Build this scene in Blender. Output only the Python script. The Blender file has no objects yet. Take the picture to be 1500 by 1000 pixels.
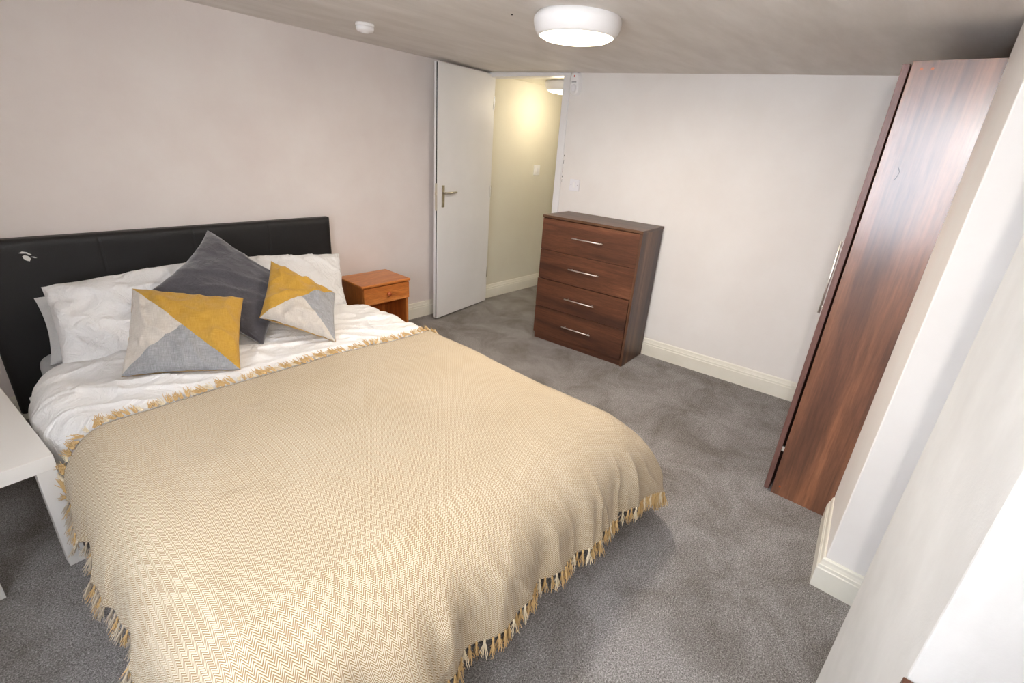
import bpy, bmesh, math, random
from mathutils import Vector, Matrix, noise
random.seed(7)
sc = bpy.context.scene
col = sc.collection

# ------------------------------------------------------------------ camera
F_PX = 715.7
cam_d = bpy.data.cameras.new('camera'); cam = bpy.data.objects.new('camera', cam_d); col.objects.link(cam)
cam_d.sensor_width = 36.0; cam_d.lens = 36.0 * F_PX / 1500.0; cam_d.clip_start = 0.02
CAM = Vector((-3.259, -3.286, 1.508))
_y, _p, _r = math.radians(-49.15), math.radians(-22.565), math.radians(4.004)
fw = Vector((-math.sin(_y)*math.cos(_p), math.cos(_y)*math.cos(_p), math.sin(_p)))
rt = Vector((math.cos(_y), math.sin(_y), 0)); up = rt.cross(fw)
r2 = rt*math.cos(_r)+up*math.sin(_r); u2 = -rt*math.sin(_r)+up*math.cos(_r)
mw = Matrix((r2, u2, -fw)).transposed().to_4x4(); mw.translation = CAM
cam.matrix_world = mw
sc.camera = cam

# ------------------------------------------------------------------ view, world, lights
sc.view_settings.view_transform = 'Standard'; sc.view_settings.look = 'None'
sc.view_settings.gamma = 1.0; sc.view_settings.use_curve_mapping = False
sc.view_settings.exposure = 0.29
world = bpy.data.worlds.new('world'); sc.world = world; world.use_nodes = True
bg = world.node_tree.nodes['Background']; bg.inputs[0].default_value = (.72, .83, 1, 1); bg.inputs[1].default_value = 1.5

def lamp(name, kind, loc, energy, color, size=.1, target=None, **kw):
    d = bpy.data.lights.new(name, kind); d.energy = energy; d.color = color
    if kind == 'AREA': d.shape = 'RECTANGLE'; d.size = size; d.size_y = kw.get('size_y', size)
    else: d.shadow_soft_size = size
    if kind == 'SPOT': d.spot_size = math.radians(kw['angle']); d.spot_blend = 1.0
    o = bpy.data.objects.new(name, d); o.location = loc; col.objects.link(o)
    if target is not None:
        o.rotation_euler = (Vector(target)-Vector(loc)).to_track_quat('-Z', 'Y').to_euler()
    return o
# daylight entering the window in the wall behind the camera
lamp('window_daylight', 'AREA', (-4.13, -2.72, 1.44), 40, (.86, .91, 1), 1.1, (0, -2.72, 1.44), size_y=1.16)
# the camera's own flash, just above the lens
FL = lamp('camera_flash', 'SPOT', (-3.30, -3.39, 1.70), 68, (1, .95, .885), .035, (-1.2, -1.35, .95), angle=132)

# ------------------------------------------------------------------ materials
def mat(name, color, rough=.6, spec=.5, metal=0):
    m = bpy.data.materials.new(name); m.use_nodes = True
    b = m.node_tree.nodes['Principled BSDF']
    b.inputs['Base Color'].default_value = (*color, 1); b.inputs['Roughness'].default_value = rough
    b.inputs['Specular IOR Level'].default_value = spec; b.inputs['Metallic'].default_value = metal
    return m
class NT:
    def __init__(s, m): s.m = m; s.t = m.node_tree; s.b = s.t.nodes['Principled BSDF']
    def n(s, typ, **kw):
        nd = s.t.nodes.new(typ)
        for k, v in kw.items(): setattr(nd, k, v)
        return nd
    def l(s, a, b): s.t.links.new(a, b)
    def coord(s, kind='Object', scale=(1, 1, 1), rot=(0, 0, 0)):
        c = s.n('ShaderNodeTexCoord'); mp = s.n('ShaderNodeMapping')
        mp.inputs['Scale'].default_value = scale; mp.inputs['Rotation'].default_value = rot
        s.l(c.outputs[kind], mp.inputs['Vector']); return mp.outputs['Vector']
    def noise(s, vec, scale, detail=4, rough=.5, dist=0):
        nd = s.n('ShaderNodeTexNoise'); nd.inputs['Scale'].default_value = scale; nd.inputs['Detail'].default_value = detail
        nd.inputs['Roughness'].default_value = rough; nd.inputs['Distortion'].default_value = dist
        s.l(vec, nd.inputs['Vector']); return nd.outputs['Fac']
    def ramp(s, fac, stops):
        r = s.n('ShaderNodeValToRGB'); e = r.color_ramp.elements
        while len(e) < len(stops): e.new(.5)
        for k, (p, c) in enumerate(stops): e[k].position = p; e[k].color = (*c, 1) if len(c) == 3 else c
        s.l(fac, r.inputs['Fac']); return r.outputs['Color']
    def math(s, op, a, b=None, c=None):
        nd = s.n('ShaderNodeMath', operation=op)
        for k, v in enumerate((a, b, c)):
            if v is None: continue
            if isinstance(v, (int, float)): nd.inputs[k].default_value = v
            else: s.l(v, nd.inputs[k])
        return nd.outputs[0]
    def mix(s, fac, a, b, mode='MIX'):
        nd = s.n('ShaderNodeMix', data_type='RGBA', blend_type=mode)
        for k, v in ((0, fac), (6, a), (7, b)):
            if isinstance(v, (int, float)): nd.inputs[k].default_value = v
            elif isinstance(v, tuple): nd.inputs[k].default_value = (*v, 1)
            else: s.l(v, nd.inputs[k])
        return nd.outputs[2]
    def bump(s, h, strength=.2, dist=.01, prev=None):
        nd = s.n('ShaderNodeBump'); nd.inputs['Strength'].default_value = strength; nd.inputs['Distance'].default_value = dist
        s.l(h, nd.inputs['Height'])
        if prev is not None: s.l(prev, nd.inputs['Normal'])
        s.l(nd.outputs[0], s.b.inputs['Normal']); return nd.outputs[0]
    def color(s, c): s.l(c, s.b.inputs['Base Color'])

def paint(name, c1, c2, rough=.75, streak=(1, 1, 1), sc_=2.2, bump=.08):
    m = mat(name, c1, rough, .3); t = NT(m)
    v = t.coord('Object', streak)
    f = t.noise(v, sc_, 5, .6)
    t.color(t.ramp(f, [(.35, c1), (.68, c2)]))
    t.bump(t.noise(t.coord('Object'), 140, 3, .6), bump, .003, t.bump(t.noise(v, 9, 5, .6), .12, .01))
    return m
M = {}
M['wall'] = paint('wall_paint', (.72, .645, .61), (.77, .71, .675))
M['wall_r'] = paint('wall_paint_bright', (.79, .75, .715), (.83, .80, .77))
M['plaster'] = paint('worn_plaster', (.60, .585, .56), (.74, .73, .705), streak=(1, 1, .45), sc_=3.5, bump=.14)
M['ceiling'] = paint('ceiling_paint', (.70, .66, .62), (.80, .765, .73), .8, streak=(1.3, 5, 1), sc_=1.6, bump=.12)
M['hall'] = paint('hall_paint', (.70, .66, .55), (.73, .70, .59))
M['trim'] = paint('gloss_trim_paint', (.78, .75, .65), (.83, .80, .71), .35, sc_=6, bump=.02)
M['door'] = paint('door_paint', (.78, .77, .77), (.82, .81, .81), .4, sc_=3, bump=.03)
M['white_plastic'] = mat('white_plastic', (.85, .84, .84), .35)
M['cream_plastic'] = mat('cream_plastic', (.8, .79, .82), .4)
M['dark'] = mat('dark_gap', (.02, .018, .018), .8)
M['steel'] = mat('brushed_steel', (.62, .58, .5), .3, metal=1)
M['chrome'] = mat('satin_bar', (.9, .87, .84), .42, metal=1)
M['white_lac'] = mat('white_lacquer', (.74, .72, .69), .4)
M['red'] = mat('red_lens', (.6, .05, .04), .3); M['screw'] = mat('screw_head', (.42, .38, .40), .4)

def carpet():
    m = mat('grey_carpet', (.2, .2, .2), .95, .1); t = NT(m); v = t.coord('Object')
    fine = t.noise(v, 260, 4, .85); mid = t.noise(v, 150, 4, .8); big = t.noise(v, 3.2, 6, .68, .6)
    a = t.ramp(fine, [(.36, (.13, .123, .118)), (.5, (.37, .352, .34)), (.64, (.74, .715, .70))])
    b = t.ramp(mid, [(.36, (.50, .49, .48)), (.62, (1.18, 1.18, 1.18))])
    c = t.ramp(big, [(.36, (.68, .66, .64)), (.60, (1.05, 1.05, 1.07))])
    t.color(t.mix(1, t.mix(1, a, b, 'MULTIPLY'), c, 'MULTIPLY'))
    t.bump(t.math('ADD', fine, mid), .7, .006)
    return m
M['carpet'] = carpet()

def wood(name, cols, axis='Z', scale=9, rough=.42, spec=.5, stretch=.07, coat=0, coarse=1.0):
    m = mat(name, cols[1], rough, spec); t = NT(m)
    s = [1, 1, 1]; s['XYZ'.index(axis)] = stretch
    v = t.coord('Object', tuple(s))
    f1 = t.noise(v, scale*coarse, 4, .55, 1.2); f2 = t.noise(v, scale*14, 4, .7); f3 = t.noise(v, scale*.45, 2, .5, .8)
    n = len(cols)-1
    st = [(.28+.44*k/n, c) for k, c in enumerate(cols)]
    g = t.math('ADD', t.math('MULTIPLY', f1, .55), t.math('MULTIPLY', f3, .45))
    c1 = t.ramp(g, st)
    c2 = t.ramp(f2, [(.35, (.72, .70, .68)), (.62, (1.08, 1.08, 1.08))])
    t.color(t.mix(1, c1, c2, 'MULTIPLY'))
    t.bump(f2, .08, .002)
    if coat: t.b.inputs['Coat Weight'].default_value = coat; t.b.inputs['Coat Roughness'].default_value = .21; t.b.inputs['Coat IOR'].default_value = 1.6
    return m
WAL = [(.028, .012, .008), (.072, .027, .015), (.15, .056, .028), (.33, .14, .07)]
WAL2 = [(.05, .020, .011), (.12, .044, .022), (.29, .115, .052), (.50, .24, .13)]
M['walnut_h'] = wood('walnut_laminate_horizontal', WAL, 'Y', 9)
M['walnut_side'] = wood('walnut_laminate_side', [(c[0]*.8, c[1]*.95, c[2]*1.0) for c in WAL], 'Z', 9, .4)
M['walnut_top'] = wood('walnut_laminate_top', [(c[0]*.9, c[1]*1.15, c[2]*1.2) for c in WAL], 'Y', 9, .38)
M['walnut_v'] = wood('walnut_laminate_vertical', WAL2, 'Z', 6.5, .42, .5, .075, coat=1.0, coarse=1.0)
M['walnut_edge'] = wood('walnut_laminate_edge', [(.10, .048, .042), (.16, .075, .062), (.2, .095, .08)], 'Z', 9, .4)
PINE = [(.36, .10, .022), (.55, .17, .035), (.68, .25, .06), (.76, .32, .09)]
M['pine_x'] = wood('varnished_pine_lengthwise', PINE, 'X', 12, .3, .5, .08)
M['pine_z'] = wood('varnished_pine_upright', [(c[0]*.85, c[1]*.8, c[2]*.8) for c in PINE], 'Z', 12, .3, .5, .08)
M['knob'] = mat('knob_pine', (.42, .10, .03), .25)

def leather():
    m = mat('black_faux_leather', (.012, .012, .013), .5, .4); t = NT(m)
    vo = t.n('ShaderNodeTexVoronoi'); vo.inputs['Scale'].default_value = 420; t.l(t.coord('Object'), vo.inputs['Vector'])
    t.bump(vo.outputs['Distance'], .25, .002, t.bump(t.noise(t.coord('Object'), 14, 4), .25, .006))
    return m
M['leather'] = leather()

def cloth(name, c1, c2, weave=900, bump=.15, rough=.9, wr=.0, fuzz=.2):
    m = mat(name, c1, rough, .15); t = NT(m)
    v = t.coord('UV')
    a = t.noise(t.coord('UV', (1, .12, 1)), weave*.35, 2, .6); b = t.noise(t.coord('UV', (.12, 1, 1)), weave*.35, 2, .6)
    f = t.math('MULTIPLY', t.math('ADD', a, b), .5)
    t.color(t.ramp(f, [(.38, c1), (.62, c2)]))
    n = t.bump(f, bump, .002)
    if wr:
        t.bump(t.noise(t.coord('Object', (1, 1, 1)), 9, 5, .55, 1.6), wr, .03, n)
    t.b.inputs['Sheen Weight'].default_value = fuzz
    return m
M['cotton'] = cloth('white_cotton', (.80, .79, .78), (.84, .83, .82), 1200, .05, .85, .55, .1)
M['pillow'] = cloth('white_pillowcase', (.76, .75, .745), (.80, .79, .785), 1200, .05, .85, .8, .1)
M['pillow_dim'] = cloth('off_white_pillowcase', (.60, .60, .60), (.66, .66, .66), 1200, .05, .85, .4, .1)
M['sheet'] = cloth('pale_grey_sheet', (.52, .53, .55), (.58, .59, .61), 1200, .05, .85, .3, .1)
M['charcoal'] = cloth('charcoal_velvet', (.05, .047, .056), (.078, .074, .085), 1400, .12, .85, .3, .6)
M['fringe'] = mat('fringe_cotton', (.56, .38, .18), .9, .1)
M['fringe_pale'] = mat('fringe_cotton_pale', (.72, .62, .45), .9, .1)

def tri_cloth():
    # sewn cushion cover: mustard half, beige quarter, grey quarter (uv: 0,0 = plain corner, seam from 0,1 to 1,0)
    m = mat('three_colour_linen', (.5, .5, .5), .92, .12); t = NT(m)
    c = t.n('ShaderNodeTexCoord'); sp = t.n('ShaderNodeSeparateXYZ'); t.l(c.outputs['UV'], sp.inputs[0])
    u, v = sp.outputs[0], sp.outputs[1]
    half = t.math('GREATER_THAN', t.math('ADD', u, v), 1.0)
    low = t.math('GREATER_THAN', u, v)
    a = t.noise(t.coord('UV', (1, .06, 1)), 190, 2, .7); b = t.noise(t.coord('UV', (.06, 1, 1)), 190, 2, .7)
    w = t.math('MULTIPLY', t.math('ADD', a, b), .5)
    must = t.ramp(w, [(.35, (.39, .21, .026)), (.65, (.52, .31, .06))])
    beige = t.ramp(w, [(.35, (.45, .40, .345)), (.65, (.60, .55, .49))])
    grey = t.ramp(w, [(.36, (.20, .20, .205)), (.64, (.37, .365, .37))])
    t.color(t.mix(half, t.mix(low, beige, grey), must))
    t.bump(w, .25, .002, t.bump(t.noise(t.coord('Object'), 11, 4, .5, 1.2), .3, .02))
    t.b.inputs['Sheen Weight'].default_value = .2
    return m
M['tri'] = tri_cloth()
M['mustard'] = cloth('mustard_linen', (.46, .24, .02), (.58, .32, .045), 500, .2)

def herringbone():
    m = mat('herringbone_weave', (.7, .55, .35), .92, .12); t = NT(m)
    c = t.n('ShaderNodeTexCoord'); sp = t.n('ShaderNodeSeparateXYZ'); t.l(c.outputs['UV'], sp.inputs[0])   # uv in metres
    u, v = sp.outputs[0], sp.outputs[1]
    W, P = .0095, .0074
    zig = t.math('PINGPONG', u, W)
    ph = t.math('DIVIDE', t.math('ADD', v, t.math('MULTIPLY', zig, 1.5)), P)
    tri = t.math('PINGPONG', ph, .5)                     # 0..0.5
    s = t.n('ShaderNodeMapRange'); s.interpolation_type = 'SMOOTHSTEP'
    s.inputs[1].default_value = .13; s.inputs[2].default_value = .33; t.l(tri, s.inputs[0])
    f = s.outputs[0]
    blot = t.noise(c.outputs['UV'], 2.5, 4, .6)
    light = t.ramp(blot, [(.3, (.60, .515, .385)), (.7, (.64, .565, .44))])
    darkc = t.ramp(blot, [(.3, (.25, .165, .075)), (.7, (.30, .205, .105))])
    t.color(t.mix(f, darkc, light))
    t.bump(f, .35, .002, t.bump(t.noise(c.outputs['UV'], 7, 4, .55, 1.0), .22, .03))
    t.b.inputs['Sheen Weight'].default_value = .15
    return m
M['throw'] = herringbone()

def emit(name, color, strength, base=(.9, .9, .88)):
    m = mat(name, base, .4); b = m.node_tree.nodes['Principled BSDF']
    b.inputs['Emission Color'].default_value = (*color, 1); b.inputs['Emission Strength'].default_value = strength
    return m
M['lens'] = emit('lit_lamp_lens', (1, .86, .60), 5.0)
M['lens_hall'] = emit('lit_hall_lens', (1, .84, .50), 4.5)
gm = mat('window_glass', (1, 1, 1), .0); gm.node_tree.nodes['Principled BSDF'].inputs['Transmission Weight'].default_value = 1
gm.node_tree.nodes['Principled BSDF'].inputs['IOR'].default_value = 1.02; M['glass'] = gm

# ------------------------------------------------------------------ helpers
def link(name, me, m, parent=None, smooth=False):
    o = bpy.data.objects.new(name, me); col.objects.link(o)
    if m is not None: me.materials.append(m)
    if parent is not None: o.parent = parent
    if smooth:
        for p in me.polygons: p.use_smooth = True
    return o
def obj(name, bm, m, parent=None, smooth=False, bevel=0, seg=2):
    me = bpy.data.meshes.new(name); bmesh.ops.recalc_face_normals(bm, faces=bm.faces); bm.to_mesh(me); bm.free()
    o = link(name, me, m, parent, smooth)
    if bevel:
        b = o.modifiers.new('bevel', 'BEVEL'); b.width = bevel; b.segments = seg; b.limit_method = 'ANGLE'
    return o
def box(bm, x0, x1, y0, y1, z0, z1):
    v = [bm.verts.new(p) for p in ((x0, y0, z0), (x1, y0, z0), (x1, y1, z0), (x0, y1, z0), (x0, y0, z1), (x1, y0, z1), (x1, y1, z1), (x0, y1, z1))]
    for f in ((3, 2, 1, 0), (4, 5, 6, 7), (0, 1, 5, 4), (1, 2, 6, 5), (2, 3, 7, 6), (3, 0, 4, 7)): bm.faces.new([v[i] for i in f])
    return v
def B(*a):
    bm = bmesh.new(); box(bm, *a); return bm
def prism(bm, pts, z0, z1):
    z0f = z0 if callable(z0) else (lambda x, y: z0); z1f = z1 if callable(z1) else (lambda x, y: z1)
    a = [bm.verts.new((x, y, z0f(x, y))) for x, y in pts]; b = [bm.verts.new((x, y, z1f(x, y))) for x, y in pts]
    bm.faces.new(a[::-1]); bm.faces.new(b)
    for i in range(len(pts)):
        j = (i+1) % len(pts); bm.faces.new((a[i], a[j], b[j], b[i]))
def lathe(bm, prof, n=40, M_=None):
    rings = []
    for r, z in prof:
        if r < 1e-6: rings.append([bm.verts.new((0, 0, z))])
        else: rings.append([bm.verts.new((r*math.cos(2*math.pi*k/n), r*math.sin(2*math.pi*k/n), z)) for k in range(n)])
    for a, b in zip(rings, rings[1:]):
        for k in range(n):
            q = [a[k % len(a)], a[(k+1) % n % len(a)] if len(a) > 1 else a[0], b[(k+1) % n] if len(b) > 1 else b[0], b[k % len(b)]]
            q2 = []
            for x in q:
                if x not in q2: q2.append(x)
            if len(q2) > 2: bm.faces.new(q2)
    if M_ is not None:
        vs = [v for r in rings for v in r]
        bmesh.ops.transform(bm, matrix=M_, verts=vs)
def tube(bm, pts, r, n=8, caps=True):
    pts = [Vector(p) for p in pts]; rings = []
    for i, p in enumerate(pts):
        d = (pts[min(i+1, len(pts)-1)]-pts[max(i-1, 0)]).normalized()
        a = d.orthogonal().normalized() if i == 0 else (rings_a - d*rings_a.dot(d)).normalized()
        rings_a = a; b = d.cross(a)
        rr = r[i] if isinstance(r, (list, tuple)) else r
        rings.append([bm.verts.new(p+(a*math.cos(2*math.pi*k/n)+b*math.sin(2*math.pi*k/n))*rr) for k in range(n)])
    for A, C in zip(rings, rings[1:]):
        for k in range(n): bm.faces.new((A[k], A[(k+1) % n], C[(k+1) % n], C[k]))
    if caps: bm.faces.new(rings[0][::-1]); bm.faces.new(rings[-1])
def empty(name, loc=(0, 0, 0), rz=0):
    o = bpy.data.objects.new(name, None); o.location = loc; o.rotation_euler = (0, 0, rz); o.empty_display_size = .1
    col.objects.link(o); return o
def tag(o, label, cat, group=None):
    o['label'] = label; o['category'] = cat
    if group: o['group'] = group
    return o
def struct(o): o['kind'] = 'structure'; return o
def part(name, bm, m, parent, bevel=.002, smooth=False): return obj(name, bm, m, parent, smooth, bevel)

# ------------------------------------------------------------------ structure
def ceil_z(x, y): return 2.002 - .0215*x + .0221*y
WA = .074; ANG = math.atan(WA)
def rwx(y): return -WA*y
struct(obj('floor', B(-4.0, 2.2, -3.9, .1, -.06, 0), M['carpet']))
bm = bmesh.new(); prism(bm, [(-4.1, -4.0), (.32, -4.0), (.02, .1), (-4.1, .1)], ceil_z, lambda x, y: ceil_z(x, y)+.08)
struct(obj('ceiling', bm, M['ceiling']))
bm = bmesh.new(); prism(bm, [(-4.1, 0), (.0, 0), (.0, .1), (-4.1, .1)], 0, lambda x, y: ceil_z(x, 0)+.001)
struct(obj('wall_left', bm, M['wall']))
# wall with the doorway, slightly skewed
OY = -.772
bm = bmesh.new()
prism(bm, [(rwx(OY), OY), (rwx(-3.9), -3.9), (rwx(-3.9)+.1, -3.9), (rwx(OY)+.1, OY)], 0, lambda x, y: ceil_z(rwx(y), y)+.001)
prism(bm, [(0, .06), (rwx(OY), OY), (rwx(OY)+.1, OY), (.1, .06)], 1.985, lambda x, y: ceil_z(0, y)+.001)
struct(obj('wall_right', bm, M['wall_r']))
struct(obj('wall_hall', B(0.0, 2.2, .036, .1, 0, 2.0), M['hall']))
struct(obj('wall_hall_end', B(2.2, 2.26, -1.1, .1, 0, 2.0), M['hall']))
struct(obj('wall_hall_side', B(.17, 2.2, -1.1, -1.0, 0, 2.0), M['hall']))
struct(obj('ceiling_hall', B(.1, 2.26, -1.1, .1, 1.99, 2.05), M['hall']))
# chimney nib beside the wardrobe
NIB = [(-.93, -3.24), (-1.382, -3.292), (-1.382, -3.9), (-.93, -3.9)]
bm = bmesh.new(); prism(bm, NIB, 0, lambda x, y: ceil_z(x, y)+.001); struct(obj('wall_nib', bm, M['wall_r'], bevel=.004))
PIER = [(-1.90, -3.379), (-2.302, -3.464), (-2.302, -3.9), (-1.90, -3.9)]
bm = bmesh.new(); prism(bm, PIER, 0, lambda x, y: ceil_z(x, y)+.001); struct(obj('wall_pier', bm, M['plaster'], bevel=.004))
struct(obj('wall_front', B(-4.1, .4, -4.0, -3.9, 0, 2.02), M['wall_r']))
# wall behind the camera with its window
WY0, WY1, WZ0, WZ1 = -3.32, -2.13, .84, 2.00
bm = bmesh.new()
box(bm, -4.1, -4.0, -3.9, WY0, 0, 2.1); box(bm, -4.1, -4.0, WY1, 0, 0, 2.1)
box(bm, -4.1, -4.0, WY0, WY1, 0, WZ0); box(bm, -4.1, -4.0, WY0, WY1, WZ1, 2.1)
struct(obj('wall_back', bm, M['wall_r']))
w = struct(obj('window_1', B(-4.06, -4.055, WY0+.05, WY1-.05, WZ0+.05, WZ1-.05), M['glass']))
bm = bmesh.new(); a, b_, c, d = WY0, WY1, WZ0, WZ1
box(bm, -4.09, -4.03, a, a+.05, c, d); box(bm, -4.09, -4.03, b_-.05, b_, c, d); box(bm, -4.09, -4.03, a+.05, b_-.05, c, c+.05); box(bm, -4.09, -4.03, a+.05, b_-.05, d-.05, d)
box(bm, -4.085, -4.035, (a+b_)/2-.025, (a+b_)/2+.025, c+.05, d-.05)
obj('window_frame', bm, M['white_plastic'], w)

# skirting: two-step moulded profile
SK = [(0, 0), (.018, 0), (.018, .088), (.015, .092), (.015, .104), (.012, .107), (.009, .118), (.008, .128), (.004, .134), (0, .134)]
def skirting(name, pts, m=M['trim']):
    bm = bmesh.new(); n = len(pts); P = [Vector((*p, 0)) for p in pts]; rows = []
    for i in range(n):
        def nrm(a, b): d = (b-a).normalized(); return Vector((-d.y, d.x, 0))
        if i == 0: m_ = nrm(P[0], P[1])
        elif i == n-1: m_ = nrm(P[-2], P[-1])
        else:
            n1, n2 = nrm(P[i-1], P[i]), nrm(P[i], P[i+1]); m_ = (n1+n2); m_ = m_/m_.dot(n1)
        rows.append([bm.verts.new(P[i]+m_*o+Vector((0, 0, z))) for o, z in SK])
    for A, C in zip(rows, rows[1:]):
        for k in range(len(SK)):
            j = (k+1) % len(SK); bm.faces.new((A[k], C[k], C[j], A[j]))
    bm.faces.new(rows[0]); bm.faces.new(rows[-1][::-1])
    return struct(obj(name, bm, m))
skirting('baseboard_left', [(-.05, 0), (-4.0, 0)])
skirting('baseboard_right', [(rwx(-3.6), -3.6), (rwx(-.85), -.85)])
skirting('baseboard_hall', [(2.2, .036), (.1, .036)])
skirting('baseboard_nib', [(-1.382, -3.72), (-1.382, -3.292), (-.955, -3.243)])
# door frame (lining and architrave)
bm = bmesh.new()
prism(bm, [(rwx(OY)-.012, OY-.048), (rwx(OY)-.012, OY+.012), (rwx(OY), OY+.012), (rwx(OY), OY-.048)], 0, lambda x, y: ceil_z(x, y)-.002)
prism(bm, [(-.012, -.002), (rwx(OY)-.012, OY-.048), (rwx(OY), OY-.048), (0, -.002)], 1.962, lambda x, y: ceil_z(x, y)-.002)
prism(bm, [(rwx(OY)-.0, OY), (rwx(OY)+.1, OY), (rwx(OY)+.1, OY+.022), (rwx(OY)-.0, OY+.022)], 0, 1.985)
prism(bm, [(.0, .03), (rwx(OY), OY), (rwx(OY)+.1, OY), (.1, .03)], 1.962, 1.985)
prism(bm, [(.0, .008), (.1, .008), (.1, .036), (.0, .036)], 0, 1.985)
struct(obj('trim_1', bm, M['door'], bevel=.003))
# seam of cracked paint beside the frame
bm = bmesh.new()
for z, h, w_ in ((1.345, .03, .002), (1.40, .012, .004), (1.28, .045, .0015), (1.245, .012, .004), (1.21, .02, .0015)):
    y = OY-.050; x = rwx(y)
    prism(bm, [(x-.0012, y), (x-.0012, y-w_), (x, y-w_), (x, y)], z, z+h)
struct(obj('trim_2', bm, M['dark']))

# door leaf, opened back towards the headboard wall
H0 = Vector((.045, -.043, 0)); FE = Vector((-.665, -.158, 0)); dl = (H0-FE).length
da = math.atan2((H0-FE).y, (H0-FE).x)
door = struct(empty('door_1', (FE.x, FE.y, 0), da)); T = .04
def DB(*a): return B(*a)
part('door_leaf', B(0, dl, 0, T, .012, 1.985), M['door'], door, .002)
leaf = door.children[0]
part('intumescent_strip', B(-.0015, .0, .008, .017, .02, 1.98), M['dark'], leaf, 0)
part('lock_plate', B(-.003, -.0002, .004, .026, .93, 1.14), M['steel'], leaf, .001)
bm = bmesh.new(); box(bm, -.012, -.002, .008, .022, 1.05, 1.075); part('latch_bolt', bm, M['steel'], leaf, .002)
for s, nm in ((-1, 0), (1, 1)):
    y0 = 0 if s < 0 else T
    bm = bmesh.new(); box(bm, .045, .078, min(y0, y0+s*.008), max(y0, y0+s*.008), .955, 1.125)
    hp = part('handle_plate', bm, M['steel'], leaf, .003)
    bm = bmesh.new()
    L = .125 if s < 0 else .10; e = 1 if s < 0 else 1
    tube(bm, [(.062, y0+s*.004, 1.068), (.062, y0+s*.032, 1.068), (.072, y0+s*.042, 1.068), (.10, y0+s*.044, 1.067), (.062+L, y0+s*.042, 1.069)], [.010, .0085, .009, .010, .0075], 12)
    part('lever', bm, M['steel'], hp, 0, True)
    bm = bmesh.new(); tube(bm, [(.062, y0+s*.007, .995), (.062, y0+s*.011, .995)], .006, 12); part('turn_button', bm, M['steel'], hp, 0)
for z in (.25, 1.0, 1.72):
    bm = bmesh.new(); tube(bm, [(dl-.002, -.004, z), (dl-.002, -.004, z+.1)], .005, 10); part('hinge', bm, M['steel'], leaf, 0)

# ------------------------------------------------------------------ switches and sensors
def face_right_wall(name, y, z):      # local: +x along wall towards -y, +y up ... uses empty rotated with the wall
    return empty(name, (rwx(y), y, z), ANG)
s = face_right_wall('light_switch', -.948, 1.197)
part('plate', B(-.009, 0, -.044, .044, -.044, .044), M['cream_plastic'], s, .003)
part('rocker', B(-.014, -.009, -.012, .012, -.02, .02), M['white_plastic'], s, .002)
for yy in (-.03, .03):
    bm = bmesh.new(); tube(bm, [(-.009, yy, 0), (-.0105, yy, 0)], .0035, 10); part('screw', bm, M['screw'], s, 0)
tag(s, 'square white plastic light switch on the wall above the walnut chest of drawers', 'light switch')
s = empty('hall_switch', (.772, .036, 1.225))
part('plate', B(-.043, .043, -.012, 0, -.048, .048), M['white_plastic'], s, .003)
part('rocker', B(-.014, .014, -.017, -.012, -.022, .022), M['cream_plastic'], s, .002)
tag(s, 'small white wall switch on the cream hallway wall seen through the doorway', 'light switch')
s = face_right_wall('motion_sensor', -.875, 1.905); s.scale = (1.25, 1.4, 1.42)
bm = bmesh.new()
prof = []
for k in range(13): a = math.pi*k/12; prof.append((.028*math.cos(a), .026+.028*math.sin(a)))
for k in range(13): a = math.pi+math.pi*k/12; prof.append((.028*math.cos(a), -.026+.028*math.sin(a)))
v0 = [bm.verts.new((0, y, z)) for y, z in prof]; v1 = [bm.verts.new((-.03, y*.95, z*.97)) for y, z in prof]; v2 = [bm.verts.new((-.038, y*.78, z*.86)) for y, z in prof]
for A, C in ((v0, v1), (v1, v2)):
    for k in range(len(prof)): bm.faces.new((A[k], A[(k+1) % len(prof)], C[(k+1) % len(prof)], C[k]))
bm.faces.new(v0); bm.faces.new(v2[::-1])
part('housing', bm, M['white_plastic'], s, 0)
bm = bmesh.new(); lathe(bm, [(0, .014), (.01, .011), (.016, .004), (.017, 0)], 20, Matrix.Translation((-.038, 0, -.02)) @ Matrix.Rotation(-math.pi/2, 4, 'Y'))
part('sensor_dome', bm, M['cream_plastic'], s, 0, True)
part('indicator', B(-.040, -.037, -.003, .003, .03, .038), M['red'], s, 0)
part('slot', B(-.0395, -.037, -.014, .014, .006, .009), M['dark'], s, 0)
tag(s, 'small white motion sensor with a red light high on the wall right of the doorway', 'sensor')

# ------------------------------------------------------------------ ceiling lamps and smoke alarm
def bulkhead(name, x, y, zc, label, lens, R=.182, power=0, colr=(1, .85, .6)):
    t = empty(name, (x, y, zc))
    bm = bmesh.new(); lathe(bm, [(0, .004), (R*.93, .004), (R*.96, -.004), (R, -.014), (R*1.0, -.026), (R*.985, -.042), (R*.955, -.056), (R*.905, -.070), (R*.87, -.077), (R*.85, -.076), (R*.85, -.070)], 64)
    part('housing', bm, M['white_plastic'], t, 0, True)
    bm = bmesh.new(); lathe(bm, [(R*.85, -.072), (R*.84, -.077), (R*.74, -.087), (R*.45, -.096), (0, -.099)], 48)
    part('diffuser', bm, lens, t, 0, True)
    tag(t, label, 'ceiling light')
    return t
lx, ly = -1.333, -1.858
bulkhead('ceiling_lamp', lx, ly, ceil_z(lx, ly), 'round white bulkhead ceiling lamp, lit, in the middle of the bedroom ceiling', M['lens'])
bulkhead('ceiling_lamp', .62, -.35, 1.992, 'round white ceiling lamp, lit, in the hallway behind the door frame', M['lens_hall'])
lo = lamp('ceiling_lamp_light', 'AREA', (lx, ly, ceil_z(lx, ly)-.105), 20, (1, .90, .78), .26, (lx, ly, 0))
lo.data.shape = 'DISK'
lamp('hall_bulb', 'POINT', (.62, -.35, 1.80), 6.5, (1, .87, .66), .12)
sx, sy = -1.545, -.605
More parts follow.
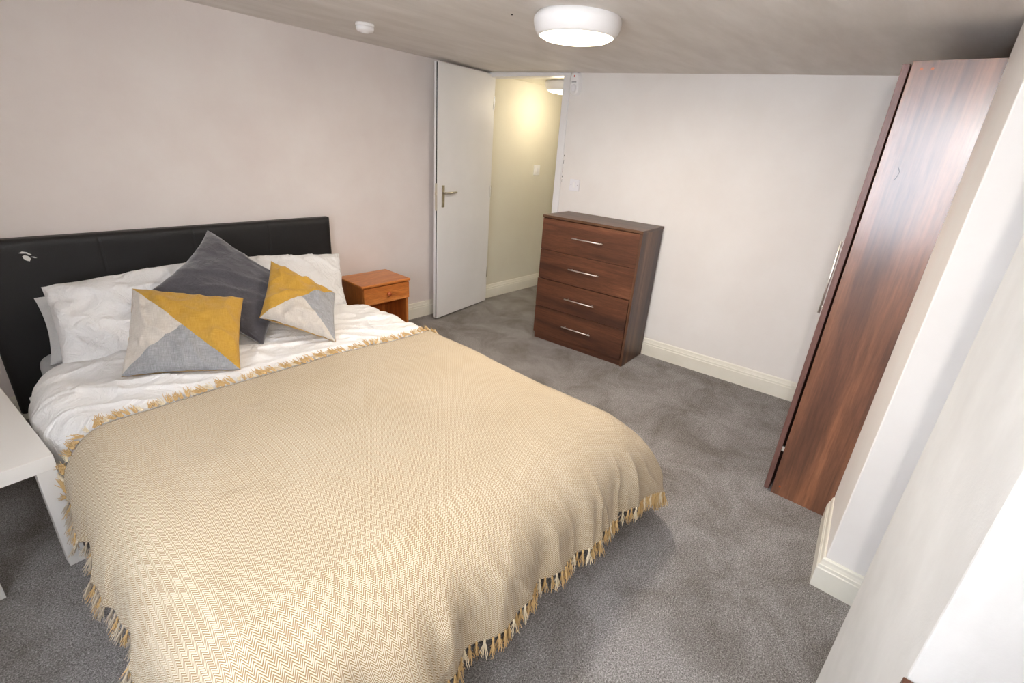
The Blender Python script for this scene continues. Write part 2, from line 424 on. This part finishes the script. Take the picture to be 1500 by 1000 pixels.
t = empty('smoke_alarm', (sx, sy, ceil_z(sx, sy)))
bm = bmesh.new(); lathe(bm, [(0, .002), (.049, .002), (.050, -.012), (.047, -.014), (.044, -.014)], 40); part('base', bm, M['white_plastic'], t, 0, True)
bm = bmesh.new(); lathe(bm, [(.044, -.014), (.048, -.017), (.047, -.030), (.040, -.038), (.024, -.040), (.022, -.044), (0, -.045)], 40); part('sensing_head', bm, M['white_plastic'], t, 0, True)
tag(t, 'small round white smoke alarm on the ceiling above the bed', 'smoke alarm')
# small ceiling mark
bm = bmesh.new(); cz = ceil_z(-1.446, -1.588); tube(bm, [(-1.446, -1.588, cz+.002), (-1.446, -1.588, cz-.003)], .004, 10)
tag(obj('ceiling_screw', bm, M['dark']), 'tiny dark screw head in the ceiling left of the bedroom lamp', 'screw')

# ------------------------------------------------------------------ wardrobe
wd = empty('wardrobe', (-.925, -2.997, 0))
WW, WD, WH = 1.02, .54, 1.84
part('side_panel', B(0, .018, -WD, 0, 0, WH), M['walnut_v'], wd, .001)
part('side_panel', B(WW-.018, WW, -WD, 0, 0, WH), M['walnut_v'], wd, .001)
part('top_panel', B(.018, WW-.018, -WD, 0, WH-.018, WH), M['walnut_v'], wd, .001)
part('bottom_panel', B(.018, WW-.018, -WD, 0, .06, .078), M['walnut_v'], wd, .001)
part('plinth', B(.018, WW-.018, -.03, -.012, 0, .06), M['walnut_v'], wd, .001)
part('back_panel', B(.018, WW-.018, -WD, -WD+.006, .078, WH-.018), M['walnut_v'], wd, 0)
for k, (x0, x1) in enumerate(((-.002, WW/2-.002), (WW/2+.002, WW))):
    dr = part('door', B(x0, x1, .0, .022, 0, WH-.02), M['walnut_edge'], wd, .0015)
    dr.location = (0, .003, .012)
    if k == 0: dr.rotation_euler = (math.radians(.22), 0, 0); dr.location = (0, .0120, .012)
    hx = .062 if k == 0 else WW-.062
    bm = bmesh.new(); tube(bm, [(hx, .039, .885), (hx, .039, 1.195)], .0042, 12)
    for z in (.915, 1.165): tube(bm, [(hx, .020, z), (hx, .039, z)], .003, 10)
    part('handle', bm, M['chrome'], dr, 0, True)
for z in (.244,):
    part('hinge', B(.002, .016, -.004, .012, z-.012, z+.012), M['chrome'], wd, .001)
for (y, z) in ((-.03, 1.815), (-.06, 1.815), (-.03, .05)):
    bm = bmesh.new(); tube(bm, [(-.0008, y, z), (.001, y, z)], .0045, 10); part('screw_cap', bm, M['knob'], wd, 0)
bm = bmesh.new()
tube(bm, [(-.0006, -.06, 1.50), (-.0008, -.068, 1.485), (-.0008, -.066, 1.47), (-.0006, -.060, 1.455)], .0007, 5)
part('scratch', bm, M['dark'], wd, 0)
tag(wd, 'tall dark walnut wardrobe with its side panel towards the bed, beside the right wall', 'wardrobe')

# ------------------------------------------------------------------ chest of drawers
ch = empty('chest_of_drawers', (-.296, -.952, 0), ANG); W_, D_, Hh = .804, .345, .995
part('side_panel', B(.018, D_, -.018, 0, 0, Hh-.018), M['walnut_side'], ch, .001)
part('side_panel', B(.0, D_, -W_, -W_+.018, 0, Hh-.018), M['walnut_side'], ch, .001)
part('top_panel', B(-.008, D_+.008, -W_-.003, .003, Hh-.018, Hh), M['walnut_top'], ch, .002)
part('back_panel', B(D_-.006, D_, -W_+.018, -.018, .05, Hh-.018), M['walnut_side'], ch, 0)
part('plinth', B(.010, .026, -W_+.018, -.003, 0, .052), M['walnut_h'], ch, .001)
part('divider_rail', B(.019, D_-.01, -W_+.018, -.018, .503, .515), M['walnut_side'], ch, .001)
zs = [(.055, .280, .172, .004), (.283, .505, .398, .005), (.512, .735, .631, 0), (.738, .972, .862, 0)]
for z0, z1, hz, sh in zs:
    d = part('drawer', B(0, .018, -W_+.0185, 0, z0, z1), M['walnut_h'], ch, .0015); d.location = (-sh*.6, sh*.8, 0)
    bxx = bmesh.new(); box(bxx, .018, .30, -W_+.03, -.03, z0+.03, z0+.04); box(bxx, .018, .30, -.04, -.03, z0+.04, z1-.03); box(bxx, .018, .30, -W_+.03, -W_+.04, z0+.04, z1-.03)
    part('drawer_box', bxx, M['walnut_side'], d, 0)
    bm = bmesh.new(); tube(bm, [(-.026, -.277, hz), (-.026, -.530, hz)], .0042, 12)
    for y in (-.30, -.507): tube(bm, [(0, y, hz), (-.026, y, hz)], .003, 10)
    part('handle', bm, M['chrome'], d, 0, True)
tag(ch, 'walnut chest of four drawers with long bar handles standing right of the doorway', 'chest of drawers')

# ------------------------------------------------------------------ pine nightstand
ns = empty('nightstand', (-1.50, -.355, 0)); NW, ND, NH = .415, .325, .487
part('top_panel', B(0, NW, 0, ND, NH-.02, NH), M['pine_x'], ns, .006)
part('side_panel', B(.012, .030, .018, ND, 0, NH-.02), M['pine_z'], ns, .002)
part('side_panel', B(NW-.030, NW-.012, .018, ND, 0, NH-.02), M['pine_z'], ns, .002)
part('back_panel', B(.030, NW-.030, ND-.012, ND, .03, NH-.02), M['pine_z'], ns, .001)
part('shelf', B(.030, NW-.030, .03, ND-.012, .06, .076), M['pine_x'], ns, .001)
part('rail', B(.030, NW-.030, .03, .05, .325, .338), M['pine_x'], ns, .001)
dr = part('drawer', B(.014, NW-.014, .0, .018, .338, .462), M['pine_x'], ns, .004)
bm = bmesh.new(); box(bm, .04, NW-.04, .018, .26, .345, .352); box(bm, .04, .05, .018, .26, .352, .43); box(bm, NW-.05, NW-.04, .018, .26, .352, .43)
part('drawer_box', bm, M['pine_x'], dr, 0)
bm = bmesh.new(); lathe(bm, [(.008, 0), (.008, .008), (.016, .014), (.0175, .020), (.014, .027), (0, .030)], 24, Matrix.Translation((.212, 0, .402)) @ Matrix.Rotation(math.pi/2, 4, 'X'))
part('knob', bm, M['knob'], dr, 0, True)
bm = bmesh.new()
for (x, z, rr) in ((NW-.012, .12, .006), (NW-.012, .30, .004)): pass
tag(ns, 'small orange pine nightstand with one drawer standing between the bed and the door', 'nightstand')

# ------------------------------------------------------------------ white narrow table at the left
tb = empty('side_table', (-3.243, -1.313, 0), math.atan2(.074, .691)); TL_, TW_ = 1.02, .272
tz = .45
part('table_top', B(-TW_, 0, 0, TL_, tz-.052, tz), M['white_lac'], tb, .0015)
for x0 in (-TW_+.003, -.05-.003):
    for y0 in (.003, TL_-.053): part('leg', B(x0, x0+.05, y0, y0+.05, 0, tz-.052), M['white_lac'], tb, .001)
tag(tb, 'low narrow white table beside the head of the bed at the left', 'table')

# ------------------------------------------------------------------ small walnut cabinet near the camera
cb = empty('low_cabinet', (-2.305, -3.459, 0)); CW, CD, CH = .42, .40, .65
part('top_panel', B(-CW, 0, -CD, 0, CH-.018, CH), M['walnut_h'], cb, .0015)
part('side_panel', B(-CW, -.004, -.024, -.006, 0, CH-.018), M['walnut_edge'], cb, .001)
part('side_panel', B(-CW, -.004, -CD+.006, -CD+.024, 0, CH-.018), M['walnut_edge'], cb, .001)
part('back_panel', B(-.014, -.006, -CD+.024, -.024, .05, CH-.018), M['walnut_side'], cb, 0)
part('shelf', B(-CW+.01, -.014, -CD+.024, -.024, .30, .318), M['walnut_h'], cb, 0)
part('bottom_panel', B(-CW+.01, -.014, -CD+.024, -.024, .05, .068), M['walnut_h'], cb, 0)
dd = part('door', B(-CW-.018, -CW, -CD+.008, -.008, .05, CH-.022), M['walnut_h'], cb, .001)
bm = bmesh.new(); tube(bm, [(-CW-.042, -.05, .36), (-CW-.042, -.05, .52)], .005, 10)
for z in (.38, .50): tube(bm, [(-CW-.016, -.05, z), (-CW-.042, -.05, z)], .004, 8)
part('handle', bm, M['chrome'], dd, 0, True)
tag(cb, 'brown wooden cabinet corner showing at the bottom right beside the white wall', 'cabinet')

# ------------------------------------------------------------------ bed
bed = empty('bed', (-2.41, -.09, 0))
BX, BY = -2.41, -.09
def loc(o): o.data.transform(Matrix.Translation((-BX, -BY, 0))); return o
# headboard: padded, four panels parted by seams
X0, X1, Z1 = -3.29, -1.548, .925
seams = [-2.812, -2.392, -1.973]
nx, nz = 110, 44
def hb_front(x, z):
    e = min((x-X0), (X1-x), (Z1-z)) ; y = -.085
    if e < .03: y += .022*(1-math.sqrt(max(0, 1-((.03-e)/.03)**2)))
    for s_ in seams:
        d = abs(x-s_); y += .0035*math.exp(-(d/.005)**2)
    y += .0012*noise.noise(Vector((x*9, z*9, 0)))
    return y
xs = sorted(set([X0+(X1-X0)*k/nx for k in range(nx+1)]+[s_+d for s_ in seams for d in (-.012, -.006, 0, .006, .012)]+[X0+.006, X0+.015, X1-.006, X1-.015]))
zs_ = sorted(set([.06+(Z1-.06)*k/nz for k in range(nz+1)]+[Z1-.006, Z1-.012, Z1-.002]))
bm = bmesh.new()
g = [[bm.verts.new((x, hb_front(x, z), z)) for x in xs] for z in zs_]
for i in range(len(zs_)-1):
    for j in range(len(xs)-1): bm.faces.new((g[i][j], g[i][j+1], g[i+1][j+1], g[i+1][j]))
bk = [bm.verts.new(p) for p in ((X0, -.02, .06), (X1, -.02, .06), (X1, -.02, Z1), (X0, -.02, Z1))]
bm.faces.new(bk[::-1])
bm.faces.new([bk[0]]+[g[0][j] for j in range(len(xs))][0:]+[bk[1]]); bm.faces.new([bk[3]]+[v for v in g[-1]]+[bk[2]])
bm.faces.new([bk[0]]+[r[0] for r in g]+[bk[3]]); bm.faces.new([bk[1]]+[r[-1] for r in g]+[bk[2]])
hb = loc(obj('headboard', bm, M['leather'], bed, True))
bm = bmesh.new()
for s_ in seams:
    for k in range(70):
        z = .10+k*.0115
        if z > Z1-.03: break
        yy = hb_front(s_+.009, z)
        box(bm, s_+.0083, s_+.0097, yy-.0010, yy+.001, z, z+.006)
st = loc(obj('seam_stitching', bm, M['leather'], hb)); st['kind'] = 'stuff'
M['tear'] = mat('torn_backing', (.75, .74, .70), .9)
def blob(cx, cz, pts):
    bm = bmesh.new()
    a = [bm.verts.new((cx+x, -.0885, cz+z)) for x, z in pts]; b = [bm.verts.new((cx+x, -.080, cz+z)) for x, z in pts]
    bm.faces.new(a)
    for i in range(len(a)): j = (i+1) % len(a); bm.faces.new((a[i], a[j], b[j], b[i]))
    return bm
loc(obj('torn_patch', blob(-3.103, .862, [(-.012, .002), (.0, .008), (.016, .003), (.030, -.010), (.024, -.012), (.012, -.002), (-.004, .0)]), M['tear'], hb))['label'] = 'pale torn patch in the black cover'
loc(obj('torn_patch', blob(-3.092, .842, [(-.014, .006), (-.006, .010), (.006, .004), (.012, -.008), (.006, -.020), (-.006, -.014), (-.013, -.004)]), M['tear'], hb))
loc(obj('torn_patch', blob(-3.070, .840, [(-.008, .002), (.004, .001), (.012, -.006), (.004, -.005)]), M['tear'], hb))
for nm, a in (('side_rail', (-3.165, -3.135, -2.40, -.07, .12, .30)), ('side_rail', (-1.665, -1.635, -2.40, -.07, .12, .30)), ('foot_rail', (-3.165, -1.635, -2.43, -2.40, .12, .30))):
    loc(part(nm, B(*a), M['leather'], bed, .008))
for x in (-3.15, -1.65):
    for y in (-2.38, -.30):
        bm = bmesh.new(); lathe(bm, [(0, 0), (.022, 0), (.028, .12), (0, .12)], 20, Matrix.Translation((x, y, 0))); loc(part('leg', bm, M['dark'], bed, 0))
tag(bed, 'king size bed with a black faux leather headboard against the left wall', 'bed')

def rounded_slab(x0, x1, y0, y1, z0, z1, r):
    bm = bmesh.new(); box(bm, x0, x1, y0, y1, z0, z1)
    bmesh.ops.bevel(bm, geom=[e for e in bm.edges if abs((e.verts[0].co-e.verts[1].co).z) > .01], offset=r*2, segments=6, profile=.5, affect='EDGES')
    bmesh.ops.bevel(bm, geom=[e for e in bm.edges if abs((e.verts[0].co-e.verts[1].co).z) < .001 and len(e.link_faces) == 2 and e.calc_face_angle(0) > 1.2], offset=r, segments=4, profile=.5, affect='EDGES')
    return bm
mt = obj('mattress', rounded_slab(-3.175, -1.64, -2.38, -.11, .19, .375, .045), M['sheet'], None, True)
tag(mt, 'mattress in a pale sheet lying on the bed under the duvet', 'mattress')
mt['group'] = 'bedding'; del mt['group']

# ---- draped cloth surfaces
def fbm(x, y, s, o=0): return noise.fractal(Vector((x*s, y*s, o)), 1.0, 2.0, 4)
def drape(a, b, core, ztop, rx, ry, rv, off=0, flare=.06, pn=3.2, folds=0, xl=None, tail=0):
    x0, x1, y0, y1 = core
    if xl: x0 = x0-xl(b)
    cx = min(max(a, x0), x1); cy = min(max(b, y0), y1)
    dx, dy = a-cx, b-cy
    L2 = math.hypot(dx, dy)
    z = ztop(cx, cy)
    if L2 < 1e-6: return Vector((a, b, z+off))
    L = (abs(dx)**pn+abs(dy)**pn)**(1/pn)
    n = Vector((dx/L2, dy/L2))
    rh = math.hypot(n.x*rx, n.y*ry)
    q = math.pi/2*math.sqrt((rh*rh+rv*rv)/2); an = min(1, L/q)*math.pi/2
    h = rh*math.sin(an); v = rv*(1-math.cos(an)); e = max(0, L-q)
    h += e*flare; v += e*math.sqrt(1-flare*flare)
    # perimeter coordinate for the folds
    per = (cx-x0)+(y1-cy)+math.atan2(n.x, -n.y)*.16
    w = max(0, min(1, (L-.10)/.30)); w = w*w*(3-2*w)
    h += folds*w*(.6*math.sin(per*17+2.2*noise.noise(Vector((per*3, 0, 7))))+.4*math.sin(per*41+3*noise.noise(Vector((per*5, 3, 7)))))
    if folds > .008:
        rg = 1-2*abs(noise.noise(Vector((per*5.5+.6*L, L*1.6, 11))))
        h += folds*1.1*w*max(0, rg)**3
        rg = 1-2*abs(noise.noise(Vector((per*11-2*L, L*3, 15))))
        h += folds*.5*w*max(0, rg)**3
    cr = (2*abs(n.x*n.y))**1.5
    if tail and n.x > 0 and n.y < 0:
        h += tail*cr*w; v -= tail*.35*cr*w
    s_ = math.sin(an)
    return Vector((cx+n.x*(h+off*s_), cy+n.y*(h+off*s_), z-v+off*(1-s_)))
def ztop_bed(x, y):
    t = (x+2.42)/.72
    z = .522-.018*t*t+.010*fbm(x, y, 2.2, 1)
    return z
def ztop_duvet(x, y):
    k = max(0, min(1, (y+1.25)/.5)); k = k*k*(3-2*k)
    base = ztop_bed(x, y)-.004-.022*k
    # creases running from the pillows towards the foot and the side
    d = y*.95+x*.38; e = x*.95-y*.38
    wv = .5+.5*noise.noise(Vector((e*2.2, d*8.5, 2)))
    ridge = 1-abs(noise.noise(Vector((e*2.6+3, d*9.5, 5))))*2
    ridge2 = 1-abs(noise.noise(Vector((x*7+1, y*4, 9))))*2
    amp = max(0, min(1, (y+1.37)/.22))
    return base+amp*(.016*wv+.014*max(0, ridge)**3+.010*max(0, ridge2)**2-.008+.014*noise.noise(Vector((e*3, d*4.5, 21))))
def sheet(name, us, vs, fn, m, thick, parent=None, uvscale=1):
    me = bpy.data.meshes.new(name); nu, nv = len(us), len(vs)
    vt = [fn(u, v) for v in vs for u in us]
    fc = [(j*nu+i, j*nu+i+1, (j+1)*nu+i+1, (j+1)*nu+i) for j in range(nv-1) for i in range(nu-1)]
    me.from_pydata(vt, [], fc); me.update()
    uv = me.uv_layers.new(name='UVMap')
    for p in me.polygons:
        for li in p.loop_indices:
            k = me.loops[li].vertex_index; uv.data[li].uv = (us[k % nu]*uvscale, vs[k//nu]*uvscale)
    o = link(name, me, m, parent, True)
    if thick:
        s = o.modifiers.new('thickness', 'SOLIDIFY'); s.thickness = thick; s.offset = -1
    return o
def lin(a, b, n): return [a+(b-a)*k/(n-1) for k in range(n)]
def dxl(b):
    k = max(0, min(1, (b+1.30)/.25)); j = max(0, min(1, (-.58-b)/.22)); return .058*k*k*(3-2*k)*j-.036*max(0, min(1, (-1.42-b)/1.0))
DC = (-3.085, -1.725, -2.41, -.66)
def duvet_fn(a, b):
    p = drape(a, b, DC, ztop_duvet, .125, .17 if b < -1.5 else .125, .125, 0, .03, 3.2, .006, dxl)
    p += Vector((.01*fbm(a, b, 5, 3), .006*fbm(a, b, 5, 4), 0))*(1 if b > -1.4 else .0)
    if b > DC[3]:   # head end tucks down on the mattress
        p.z = max(p.z, .382)
    if p.z < .08: p.z = .08
    return p
duvet = sheet('duvet', lin(-3.085-.058-.34, -1.725+.34, 230), lin(-2.47-.33, -.66+.13, 270), duvet_fn, M['cotton'], .006)
tag(duvet, 'creased white cotton duvet spread over the bed under the beige throw', 'duvet')

TC = (-3.085, -1.73, -2.42, 0)
EDGE_Y = -1.345
def throw_y(a, b):    # wavy head edge
    k = (b-(-3.1))/(EDGE_Y+3.1)
    return b+max(0, k)**3*.018*(noise.noise(Vector((a*3.5, 0, 4)))+.4*noise.noise(Vector((a*11, 0, 4))))
def throw_fn(a, b):
    b2 = throw_y(a, b)
    # a longer drop at the foot and on the far side than on the near side
    p = drape(a, b2, TC, ztop_bed, .14, .21, .19, .014, .12, 2.8, .021, lambda q_: -.032*max(0, min(1, (-1.5-q_)/1.0)), .085)
    if p.z < .045: p.z = .045+.004*noise.noise(Vector((a*20, b*20, 0)))
    return p
UL, UR, VF = -3.085-.30, -1.73+.46, -2.42-.43
throw = sheet('throw_blanket', lin(UL, UR, 300), lin(VF, EDGE_Y, 250), throw_fn, M['throw'], .004)
tag(throw, 'beige herringbone woven throw with fringed edges spread over the lower bed', 'throw')

# fringe: knotted tassels
def tassel_mesh(seed, n=13, L=.060, spread=0, rr=.72):
    rnd = random.Random(seed); bm = bmesh.new()
    tube(bm, [(0, 0, .004), (0, 0, -.006), (0, 0, -.012)], [.0022, .0045, .0026], 6)
    for k in range(n):
        a = rnd.uniform(0, 6.28); sp = rnd.uniform(.003, .016); l = L*rnd.uniform(.65, 1.1); c = rnd.uniform(-.005, .005)
        ox = rnd.uniform(-spread, spread); pts = [(ox+.001*math.cos(a), .001*math.sin(a), -.01+(.01 if spread else 0))]
        for q in (.35, .7, 1.0):
            pts.append((ox+sp*q*math.cos(a)+c*math.sin(q*3), sp*q*math.sin(a)+rnd.uniform(-.0015, .0015), -.01-(l-.01)*q))
        tube(bm, pts, [.0017*rr, .0018*rr, .0016*rr, .0012*rr], 4)
    me = bpy.data.meshes.new('tassel'); bm.to_mesh(me); bm.free(); return me
TM = [tassel_mesh(k) for k in range(8)]+[tassel_mesh(30+k, 17, .045, .007, .75) for k in range(8)]
TM += [tassel_mesh(60+k, 13, .058) for k in range(8)]
M['fringe_side'] = mat('fringe_cotton_greyed', (.46, .39, .30), .9, .1)
for k, me in enumerate(TM): me.materials.append(M['fringe_side'] if k >= 16 and k % 3 else M['fringe'] if k % 5 else M['fringe_pale'])
def put_tassel(P, out, k, coll=None, scale=1, head=None, side=0):
    """P hem point, out = direction the strands run"""
    d = Vector(out).normalized(); q = (-Vector((0, 0, 1))).rotation_difference(d)
    R = q.to_matrix() @ Matrix.Rotation(random.uniform(0, 6.28), 3, 'Z')
    if head is not None:
        X = (head-d*head.dot(d)).normalized(); Y = (-d).cross(X); R = Matrix((X, Y, -d)).transposed()
    Mx = Matrix.Translation(P) @ R.to_4x4() @ Matrix.Scale(scale, 4)
    if coll is not None:
        c = TM[k % 8].copy(); c.transform(Mx); coll.append(c); return
    o = bpy.data.objects.new('tassel', TM[k % 8+(8 if head is not None else 16 if side else 0)]); col.objects.link(o); o.parent = throw; o.matrix_local = Mx
def nse(t, s=0): return noise.noise(Vector((t*14, s, 3)))
k = 0
n = 104
for i in range(n):          # foot hem
    a = UL+(UR-UL)*(i+.5)/n; P = throw_fn(a, VF); Q = throw_fn(a, VF+.02); d = (P-Q).normalized()
    d = Vector((d.x*.35+.12*nse(a), d.y*.35-.04, -1)); put_tassel(P+Vector((0, 0, .002)), d, k, None, min(1, max(.55, P.z/.075))); k += 1
n = 76
for i in range(n):          # near side hem
    b = VF+(EDGE_Y-VF)*(i+.5)/n; P = throw_fn(UL, b); d = Vector((-.42+.2*nse(b, 2), .2*nse(b, 4), -1))
    put_tassel(P, d, k, None, .85, None, 1); k += 1
n = 98
for i in range(n):          # head edge, lying loose on the duvet
    a = UL+(UR-UL-.12)*(i+.5)/n+.0; P = throw_fn(a, EDGE_Y); Q = throw_fn(a, EDGE_Y-.03)
    T_ = (P-Q).normalized(); side = random.uniform(-.75, .75)+.8*nse(a, 6)
    tx = (throw_fn(a+.01, EDGE_Y)-P).normalized()
    d = T_+tx*side+Vector((0, 0, .10+.15*random.random())); put_tassel(P+Vector((0, 0, .006)), d, k, None, random.uniform(.7, 1.0), tx); k += 1
far = []
for i in range(75):         # far side hem, joined
    b = VF+(EDGE_Y-VF)*(i+.5)/75; P = throw_fn(UR, b); put_tassel(P, Vector((.2, .2*nse(b, 9), -1)), k, far, min(1, max(.5, P.z/.08))); k += 1
bm = bmesh.new()
for m_ in far: bm.from_mesh(m_); bpy.data.meshes.remove(m_)
o = obj('fringe', bm, M['fringe'], throw); o['kind'] = 'stuff'

# ------------------------------------------------------------------ cushions and pillows
def cushion(name, TLc, TRc, BRc, BLc, thick, m, label, cat='cushion', group=None, pinch=.10, wr=.01, seed=0, back=None, N=56, power=.42, uvw=1, edge=0.0, sag=0.0):
    C4 = [Vector(p) for p in (TLc, TRc, BRc, BLc)]
    cen = sum(C4, Vector())/4
    ux = ((C4[1]+C4[2])-(C4[0]+C4[3])).normalized(); uy = ((C4[0]+C4[1])-(C4[3]+C4[2])).normalized()
    nrm = ux.cross(uy).normalized()      # towards the viewer (-y side)
    if nrm.y > 0: nrm = -nrm
    root = None
    def P(u, v, side):
        au, av = abs(u), abs(v)
        uu = u*(1-pinch*(1-av**2.0)*au**2) ; vv = v*(1-pinch*(1-au**2.0)*av**2)
        s_, t_ = (uu+1)/2, (vv+1)/2
        p = C4[3]*(1-s_)*(1-t_)+C4[2]*s_*(1-t_)+C4[1]*s_*t_+C4[0]*(1-s_)*t_
        eu, ev = 1, 1
        if edge:
            au = min(1, au/(1-edge)); 
        h = (max(0, 1-au**2.4)*max(0, 1-av**2.4))**power
        w_ = wr*noise.fractal(Vector((u*1.7+seed, v*1.7, side*3)), 1, 2, 4)
        # gathers running in from the corners and edges
        ed = max(au, av)**3
        w_ += wr*.9*ed*math.sin((u*11 if av > au else v*11)+seed)*noise.noise(Vector((u*4, v*4, seed)))
        rg = 1-2*abs(noise.noise(Vector((u*2.2+v*1.2+seed, v*.9-u*.4, seed*2.1+side))))
        w_ += wr*.9*max(0, rg)**4
        q = p+nrm*side*(thick*.5*h)+nrm*(w_*(.35+.65*min(1, h*1.5)))*(1 if side > 0 else .4)
        q.z -= sag*(1-v)*0
        return q
    verts, faces, uvs = [], [], []
    for side in (1, -1):
        base = len(verts)
        for j in range(N+1):
            for i in range(N+1):
                u = -1+2*i/N; v = -1+2*j/N
                u = math.sin(u*math.pi/2)*.35+u*.65; v = math.sin(v*math.pi/2)*.35+v*.65
                verts.append(P(u, v, side)); uvs.append((i/N*uvw, j/N*uvw))
        for j in range(N):
            for i in range(N):
                a = base+j*(N+1)+i; q = (a, a+1, a+N+2, a+N+1)
                faces.append(q if side > 0 else q[::-1])
    me = bpy.data.meshes.new(name); me.from_pydata([v-cen for v in verts], [], faces)
    uvl = me.uv_layers.new(name='UVMap')
    for p in me.polygons:
        for li in p.loop_indices: uvl.data[li].uv = uvs[me.loops[li].vertex_index]
    me.materials.append(m)
    if back is not None:
        me.materials.append(back)
        for p in me.polygons:
            if p.index >= N*N: p.material_index = 1
    bm = bmesh.new(); bm.from_mesh(me); bmesh.ops.remove_doubles(bm, verts=bm.verts, dist=.0006); bm.to_mesh(me); bm.free()
    for p in me.polygons: p.use_smooth = True
    o = bpy.data.objects.new(name, me); col.objects.link(o); o.location = cen
    return tag(o, label, cat, group)
# pillows against the headboard
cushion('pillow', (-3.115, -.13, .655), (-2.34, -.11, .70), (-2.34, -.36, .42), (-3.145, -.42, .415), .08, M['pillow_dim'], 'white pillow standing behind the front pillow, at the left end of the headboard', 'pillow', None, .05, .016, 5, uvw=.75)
cushion('pillow', (-3.09, -.33, .752), (-2.36, -.33, .80), (-2.42, -.60, .47), (-3.122, -.635, .440), .17, M['pillow'], 'creased white pillow leaning in front, behind the left mustard and grey cushion', 'pillow', None, .035, .024, 2, uvw=.75)
cushion('pillow', (-2.30, -.28, .78), (-1.612, -.28, .715), (-1.735, -.56, .435), (-2.38, -.60, .44), .17, M['pillow'], 'white pillow leaning on the headboard nearest the pine nightstand', 'pillow', None, .04, .022, 9, uvw=.75)
cushion('cushion', (-2.76, -.66, .76), (-2.40, -.38, .960), (-2.09, -.70, .675), (-2.425, -.985, .505), .14, M['charcoal'], 'large charcoal grey velvet cushion standing on its corner between two smaller ones', 'cushion', None, .12, .010, 3, uvw=.5)
cushion('cushion', (-2.832, -.72, .799), (-2.459, -.92, .737), (-2.618, -1.232, .532), (-2.978, -.98, .52), .11, M['tri'], 'mustard, beige and grey cushion at the left, leaning on the left white pillow', 'cushion', 'three colour cushions', .05, .015, 1, back=M['mustard'])
cushion('cushion', (-2.404, -.929, .632), (-2.233, -.72, .843), (-2.016, -.95, .686), (-2.165, -1.2, .53), .11, M['tri'], 'mustard, beige and grey cushion at the right, leaning on the pillow by the nightstand', 'cushion', 'three colour cushions', .05, .017, 6, back=M['mustard'])
